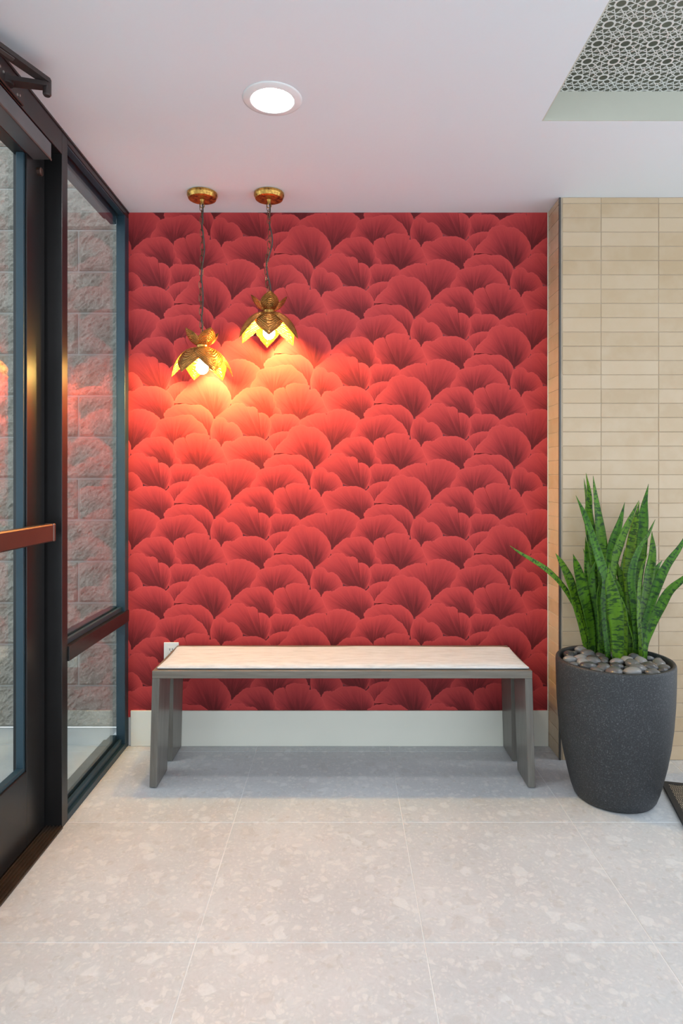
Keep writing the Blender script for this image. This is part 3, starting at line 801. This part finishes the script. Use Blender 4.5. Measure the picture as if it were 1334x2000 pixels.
def big_prof(k):
    def f(s):
        return (0.016+k*0.118*math.sin(s*PI/2*0.86)**1.0, -k*0.118*(1-math.cos(s*PI/2*1.02))**1.05)
    return f
def small_prof(s):
    return (0.014+0.066*math.sin(s*PI/2*0.80), 0.068*(1-math.cos(s*PI/2*0.98)))

def pendant(px, bulb_px, a0, a1, a2, wig, label):
    Yp = 2.80
    cx, cy = (px-CX)/F*Yp, Yp
    zneck = bulb_px                      # neck height
    root = empty('pendant_light', (cx, cy, H)); tag(root, label, 'pendant lamp', 'gold flower pendant lamps')
    c = (cx, cy, 0)
    bm = bmesh.new(); lathe(bm, [(0.060, -0.0005), (0.0645, -0.003), (0.0645, -0.012), (0.058, -0.026), (0.050, -0.029), (0.0, -0.030)][:5], (cx, cy, H), 48)
    obj('canopy', bm, M['gold2'], root)
    bm = bmesh.new(); tube(bm, [(cx, cy, H-0.028), (cx, cy, H-0.036), (cx, cy, H-0.046)], [0.011, 0.008, 0.006], 16)
    pts = [(cx+0.009*math.cos(a), cy, H-0.054+0.009*math.sin(a)) for a in [2*PI*k/16 for k in range(16)]]
    tube(bm, pts, 0.002, 6, closed=True)
    obj('canopy_loop', bm, M['gold2'], root)
    # shade
    zt = H-0.060; zb = zneck+0.012
    # links share one mesh
    LL = 0.034
    bml = bmesh.new(); lp = []
    for k in range(20):
        a = 2*PI*k/20; lp.append((0.0075*math.cos(a), 0, (LL/2-0.0075)*(1 if math.sin(a) > 0 else -1)*min(1, abs(math.sin(a))*3)+0.0075*math.sin(a)))
    tube(bml, lp, 0.0014, 6, closed=True)
    lme = bpy.data.meshes.new('chain_link'); bml.to_mesh(lme); bml.free(); lme.materials.append(M['chain'])
    n = int(round((zt-zb)/(LL-0.006))); step = (zt-zb)/n
    def wob(z):
        q = (zt-z)/(zt-zb); return wig*0.006*math.sin(q*PI*2.3)*math.sin(q*PI)
    for k in range(n+1):
        z = zt-step*k
        o = link('chain_link', lme, root, (cx+wob(z)-0.003, cy, z)); o.rotation_euler = (0, random.uniform(-.05, .05), 0.5+(PI/2 if k % 2 else 0)+random.uniform(-.2, .2))
    cab = []
    m = 60
    for k in range(m+1):
        q = k/m; z = H-0.030-(H-0.030-zb)*q
        th = q*PI*(6 if wig < 1.5 else 5); am = (0.004 if wig < 1.5 else 0.006)*min(1, q*8, (1-q)*8)
        cab.append((cx+0.004*min(1, q*10)+am*math.cos(th)+wob(z), cy-0.006*min(1, q*10)+am*math.sin(th), z))
    obj('cable', tube(bmesh.new(), cab, 0.0031, 8), M['cable'], root, smooth=True)
    # socket and neck
    bm = bmesh.new(); tube(bm, [(cx, cy, zneck+0.016), (cx, cy, zneck+0.006), (cx, cy, zneck-0.006), (cx, cy, zneck-0.020), (cx, cy, zneck-0.055)], [0.010, 0.024, 0.024, 0.020, 0.018], 24)
    obj('socket', bm, M['gold2'], root, smooth=False)
    # petals
    for k, ad in enumerate(a0):
        bm = bmesh.new(); uvl = bm.loops.layers.uv.new('UVMap')
        petal(bm, uvl, math.radians(ad), big_prof(1.03 if k % 2 else 0.99), 0.122, zneck-(0.002 if k % 2 else 0.006), c, 0.018, 0.60, 2.1)
        obj('shade_petal', bm, M['gold'], root, smooth=True)
    for k in range(4):
        bm = bmesh.new(); uvl = bm.loops.layers.uv.new('UVMap'); petal(bm, uvl, a2+k*PI/2, small_prof, 0.080, zneck+0.004, c, -0.016, 0.68, 2.6)
        obj('crown_petal', bm, M['gold'], root, smooth=True)
    bm = bmesh.new(); lathe(bm, [(0.012, -0.050), (0.016, -0.058), (0.022, -0.072), (0.0255, -0.086), (0.0245, -0.100), (0.018, -0.111), (0.008, -0.117), (0.001, -0.118)], (cx, cy, zneck), 24)
    obj('bulb', bm, M['bulb'], root, smooth=True)

Z1 = CH+(935-677)/F*2.8; Z2 = CH+(935-609)/F*2.8
pendant(395, Z1, (-118, -56, 2, 60, 118, 176), 0, math.radians(-50), 0.6, 'gold flower-shaped pendant lamp on a chain, the lower left one, nearer the window')
pendant(525.5, Z2, (-84, -20, 42, 100, 160, -152), 0, math.radians(-80), 1.6, 'gold flower-shaped pendant lamp on a shorter chain, the higher right one')

# ------------------------------------------------------------------ downlights
def downlight(x, y, label, rot=0.0):
    t = empty('ceiling_light', (x, y, H)); tag(t, label, 'ceiling light')
    bm = bmesh.new(); lathe(bm, [(0.0955, -0.0002), (0.0955, -0.0015), (0.090, -0.003), (0.074, -0.0068), (0.069, -0.0070), (0.0675, -0.0055), (0.0675, -0.0002)], (x, y, H), 64, cap0=False, cap1=False)
    obj('trim_ring', bm, M['trimring'], t, smooth=True)
    bm = bmesh.new(); lathe(bm, [(0.0670, -0.0010), (0.060, -0.0014), (0.04, -0.0018), (0.0005, -0.0020)], (x, y, H), 48, cap0=False)
    obj('diffuser', bm, M['diffuser'], t, smooth=True)
downlight(-0.222, 2.105, 'round white recessed ceiling light in front of the crimson wall')
downlight(2.35+0.35, 2.55, 'round recessed ceiling light out by the tiled wall, right of the recess')
downlight(-0.222, 0.30, 'added unseen round ceiling light over the entrance, behind the viewpoint')  # unseen fixture added to light the lobby and cast shadows
downlight(-0.222, -1.40, 'added unseen round ceiling light furthest back in the lobby')  # another unseen fixture, added only for its light

# ------------------------------------------------------------------ planter, pebbles, plant
pc = Vector((1.050, 2.522, 0.0)); 
prof = [(0.128, 0.0), (0.142, 0.003), (0.150, 0.014), (0.160, 0.042), (0.171, 0.085), (0.185, 0.145), (0.1975, 0.215), (0.2065, 0.29), (0.2120, 0.37), (0.2145, 0.44), (0.2155, 0.515), (0.2145, 0.524), (0.212, 0.528), (0.203, 0.528), (0.2005, 0.524), (0.199, 0.515), (0.196, 0.46)]
pl = empty('planter', pc); tag(pl, 'large tapered charcoal speckled planter standing in front of the beige tiles', 'planter')
obj('pot', lathe(bmesh.new(), prof, pc, 96, cap1=False), M['pot'], pl, smooth=True)
bm = bmesh.new(); lathe(bm, [(0.1975, 0.497), (0.12, 0.499), (0.03, 0.500)], pc, 48, cap0=False)
obj('soil', bm, M['soil'], pl)
SZ = 0.499

SC = 3.768
LEAVES = [   # (points tip->base in the crop, apparent width, lean of the tip towards (-) or away from (+) the camera)
 ([(60,625),(130,675),(240,740),(330,800),(420,885),(495,990),(560,1120),(610,1300),(640,1420)], 46, -0.02, 0.2),
 ([(395,680),(450,770),(510,900),(550,1050),(595,1220),(645,1420)], 82, 0.00, 0.1),
 ([(525,685),(560,800),(600,950),(635,1100),(665,1280),(668,1432)], 96, -0.05, 0.0),
 ([(545,255),(610,400),(680,600),(738,780),(762,880),(748,1030),(758,1220),(790,1480)], 80, -0.02, 0.2),
 ([(620,90),(645,250),(640,400),(668,600),(700,800),(712,1000),(700,1300),(690,1420)], 88, 0.08, -0.2),
 ([(605,130),(625,260),(640,420),(672,640),(700,850),(715,1100),(720,1410)], 74, 0.10, 0.4),
 ([(672,110),(690,250),(718,450),(735,600),(748,800),(745,1000),(740,1200),(745,1430)], 92, 0.05, 0.1),
 ([(615,560),(630,700),(640,850),(660,1000),(690,1200),(705,1400)], 72, 0.05, 0.3),
 ([(692,730),(665,830),(665,950),(680,1100),(705,1300),(718,1425)], 66, 0.0, -0.3),
 ([(790,760),(792,880),(822,1020),(842,1180),(852,1330),(852,1495)], 112, -0.04, 0.0),
 ([(905,305),(870,450),(820,620),(800,800),(790,950),(780,1200),(775,1440)], 86, 0.06, -0.2),
 ([(1010,290),(940,440),(880,580),(835,720),(815,900),(815,1150),(820,1460)], 74, 0.0, 0.3),
 ([(1080,170),(1050,330),(1035,500),(1010,700),(990,900),(985,1200),(990,1440)], 96, 0.07, 0.0),
 ([(1012,300),(985,450),(955,620),(940,800),(948,1000),(958,1300),(962,1450)], 84, 0.02, -0.4),
 ([(1130,430),(1080,540),(1010,650),(962,780),(952,900),(975,1100),(1005,1455)], 72, -0.02, 0.3),
 ([(1105,520),(1110,680),(1085,850),(1060,1000),(1040,1200),(1032,1450)], 100, 0.03, 0.0),
 ([(1075,680),(1030,800),(1010,950),(1008,1150),(1018,1300),(1025,1470)], 50, -0.05, 0.2),
 ([(1182,730),(1140,800),(1100,950),(1058,1150),(1040,1435)], 50, 0.05, -0.2),
 ([(1420,420),(1320,620),(1220,760),(1150,900),(1090,1080),(1045,1230),(1035,1460)], 70, 0.0, 0.2),
 ([(1480,740),(1334,870),(1232,960),(1160,1090),(1100,1230),(1062,1350),(1050,1485)], 72, -0.06, 0.1),
 ([(842,765),(885,850),(925,980),(960,1120),(990,1280),(1000,1430)], 100, 0.00, -0.2),
 ([(795,790),(860,940),(905,1080),(955,1200),(985,1330),(980,1455)], 88, 0.03, 0.2),
 ([(905,640),(895,780),(898,900),(905,1100),(915,1300),(918,1440)], 78, 0.05, 0.2),
 ([(760,620),(800,690),(850,780),(880,950),(890,1200),(890,1430)], 34, 0.02, 0.0),
 ([(598,645),(625,720),(650,850),(680,1050),(700,1400)], 34, 0.06, 0.0),
 ([(720,900),(715,1000),(728,1150),(738,1300),(742,1450)], 84, 0.01, 0.5),
 ([(880,1000),(890,1120),(895,1250),(900,1470)], 70, 0.0, -0.5),
]
plant = empty('snake_plant', (pc.x, pc.y, SZ)); tag(plant, 'tall snake plant with dark-banded upright green leaves growing in the charcoal planter', 'plant')
bases = []
def leaf(pts, wpx, lean, twist, rr):
    fp = [(980+x/SC, 900+y/SC) for x, y in pts][::-1]
    Yb = (CH-SZ)*F/(fp[0][1]-CY); Yb = min(max(Yb, 2.40), 2.68)
    fp[0] = (fp[0][0], CY+(CH-SZ+0.006)*F/Yb)
    n = len(fp); P3 = []
    for i, (x, y) in enumerate(fp):
        q = i/(n-1); P3.append(at(x, y, min(Yb+lean*q*q*1.4, 2.80)))
    bases.append(P3[0].copy())
    N = 30; cur = catmull(P3, N); W = wpx/SC/F*Yb/max(0.80, math.cos(twist*0.8))
    bm = bmesh.new(); uvl = bm.loops.layers.uv.new('UVMap'); rings = []; nw = 6; dist = 0.0
    for i, p in enumerate(cur):
        q = i/(N-1)
        t = (cur[min(i+1, N-1)]-cur[max(i-1, 0)]).normalized()
        if i: dist += (cur[i]-cur[i-1]).length
        s = t.cross(Vector((0, 1, 0))).normalized(); nn = s.cross(t).normalized()
        if nn.y > 0: nn = -nn; 
        ang = twist+0.35*math.sin(q*4+rr)
        s2 = s*math.cos(ang)+nn*math.sin(ang); n2 = nn*math.cos(ang)-s*math.sin(ang)
        prof_w = (0.62+0.38*min(1, q/0.45)) if q < 0.55 else max(0.0, 1-((q-0.55)/0.45)**1.6)
        hw = max(W/2*prof_w, 0.0006)*(1+0.04*math.sin(q*23+rr))
        th = 0.0022*min(1, hw/0.006)
        ring = []
        for k in range(nw+1):
            u = -1+2*k/nw; off = -0.28*hw*(1-u*u)      # cupped towards the front
            ring.append((p+s2*u*hw+n2*(off+th*(1-u*u)+0.0004), (k/nw, dist)))
        for k in range(nw-1, 0, -1):
            u = -1+2*k/nw; off = -0.28*hw*(1-u*u)
            ring.append((p+s2*u*hw+n2*(off-th*(1-u*u)*1.5), (k/nw, dist)))
        rings.append([(bm.verts.new(a), b) for a, b in ring])
    m = len(rings[0])
    for a, b in zip(rings, rings[1:]):
        for k in range(m):
            q4 = (a[k], a[(k+1)%m], b[(k+1)%m], b[k])
            f = bm.faces.new([v for v, _ in q4])
            for l, (_, uu) in zip(f.loops, q4): l[uvl].uv = uu
    bm.faces.new([v for v, _ in rings[0]]); bm.faces.new([v for v, _ in rings[-1]])
    obj('leaf', bm, M['leaf'], plant, smooth=True, loc=P3[0])
rl = random.Random(2)
for a in LEAVES: leaf(*a, rl.uniform(0, 6))

# pebbles
def pebble_mesh(seed, mat):
    from mathutils import noise as mn
    bm = bmesh.new(); bmesh.ops.create_icosphere(bm, subdivisions=3, radius=1.0)
    for v in bm.verts:
        d = 1+0.13*mn.noise(v.co*1.1+Vector((seed*7.1, 0, 0))); v.co *= d
    me = bpy.data.meshes.new('river_pebble'); bm.to_mesh(me); bm.free(); me.materials.append(mat)
    me.polygons.foreach_set('use_smooth', [True]*len(me.polygons)); return me
pm = {k: [pebble_mesh(s+9*i, m) for s in range(4)] for i, (k, m) in enumerate(M['pebble'].items())}
rp = random.Random(21); placed = []
def try_place(r0, n):
    c = 0
    for _ in range(n):
        a = rp.uniform(0, 2*PI); rad = math.sqrt(rp.random())*(0.199-r0)
        x, y = pc.x+rad*math.cos(a), pc.y+rad*math.sin(a)
        if any(math.hypot(x-b.x, y-b.y) < r0*0.75+0.010 for b in bases): continue
        if any(math.hypot(x-q[0], y-q[1]) < (r0+q[2])*0.86 for q in placed): continue
        placed.append((x, y, r0)); c += 1
for r0, n in ((0.030, 90), (0.026, 300), (0.022, 700), (0.017, 1200), (0.013, 1600)): try_place(r0, n)
for x, y, r in placed:
    shade = rp.choice(['dark charcoal', 'mid grey', 'mid grey', 'pale grey']); size = 'large' if r > 0.027 else 'medium-sized' if r > 0.02 else 'small'
    o = bpy.data.objects.new('river_pebble', rp.choice(pm[shade])); COL.objects.link(o)
    sx, sy, sz = r*rp.uniform(0.98, 1.12), r*rp.uniform(0.76, 0.9), r*rp.uniform(0.52, 0.66)
    o.scale = (sx, sy, sz); o.rotation_euler = (rp.uniform(-.2, .2), rp.uniform(-.2, .2), rp.uniform(0, PI))
    o.location = (x, y, SZ+0.003+sz*0.95)
    dx, dy = x-pc.x, y-pc.y
    if dy < -0.10: where = 'at the front rim'
    elif dy > 0.10: where = 'at the rear rim behind the leaves'
    elif dx < -0.08: where = 'at the left side of the leaves'
    elif dx > 0.08: where = 'at the right side of the leaves'
    else: where = 'between the leaf bases in the middle'
    lab = '%s smooth %s pebble %s in the planter' % (size, shade, where)
    g_ = '%s %s pebbles %s in the planter' % (size, shade, where)
    tag(o, lab, 'pebble', g_)

# ------------------------------------------------------------------ door mat
mc = Vector((1.279, 2.624, 0)); th = math.radians(-14)
dm = empty('floor_mat', mc); tag(dm, 'black-edged floor mat with woven tan pattern, right of the planter', 'mat')
def rot_bm(bm):
    bmesh.ops.rotate(bm, verts=bm.verts, cent=mc, matrix=Matrix.Rotation(th, 3, 'Z')); return bm
W_, D_ = 0.75, 0.50
bm = bmesh.new()
box(bm, mc.x, mc.x+W_, mc.y-D_, mc.y, 0.0005, 0.005)
for a in ((mc.x, mc.x+0.022, mc.y-D_, mc.y), (mc.x+W_-0.022, mc.x+W_, mc.y-D_, mc.y), (mc.x+0.022, mc.x+W_-0.022, mc.y-0.022, mc.y), (mc.x+0.022, mc.x+W_-0.022, mc.y-D_, mc.y-D_+0.022)):
    box(bm, *a, 0.005, 0.011)
obj('mat_border', rot_bm(bm), M['mat_rubber'], dm)
bm = bx(mc.x+0.022, mc.x+W_-0.022, mc.y-D_+0.022, mc.y-0.022, 0.005, 0.009)
obj('woven_panel', rot_bm(bm), M['mat'], dm)
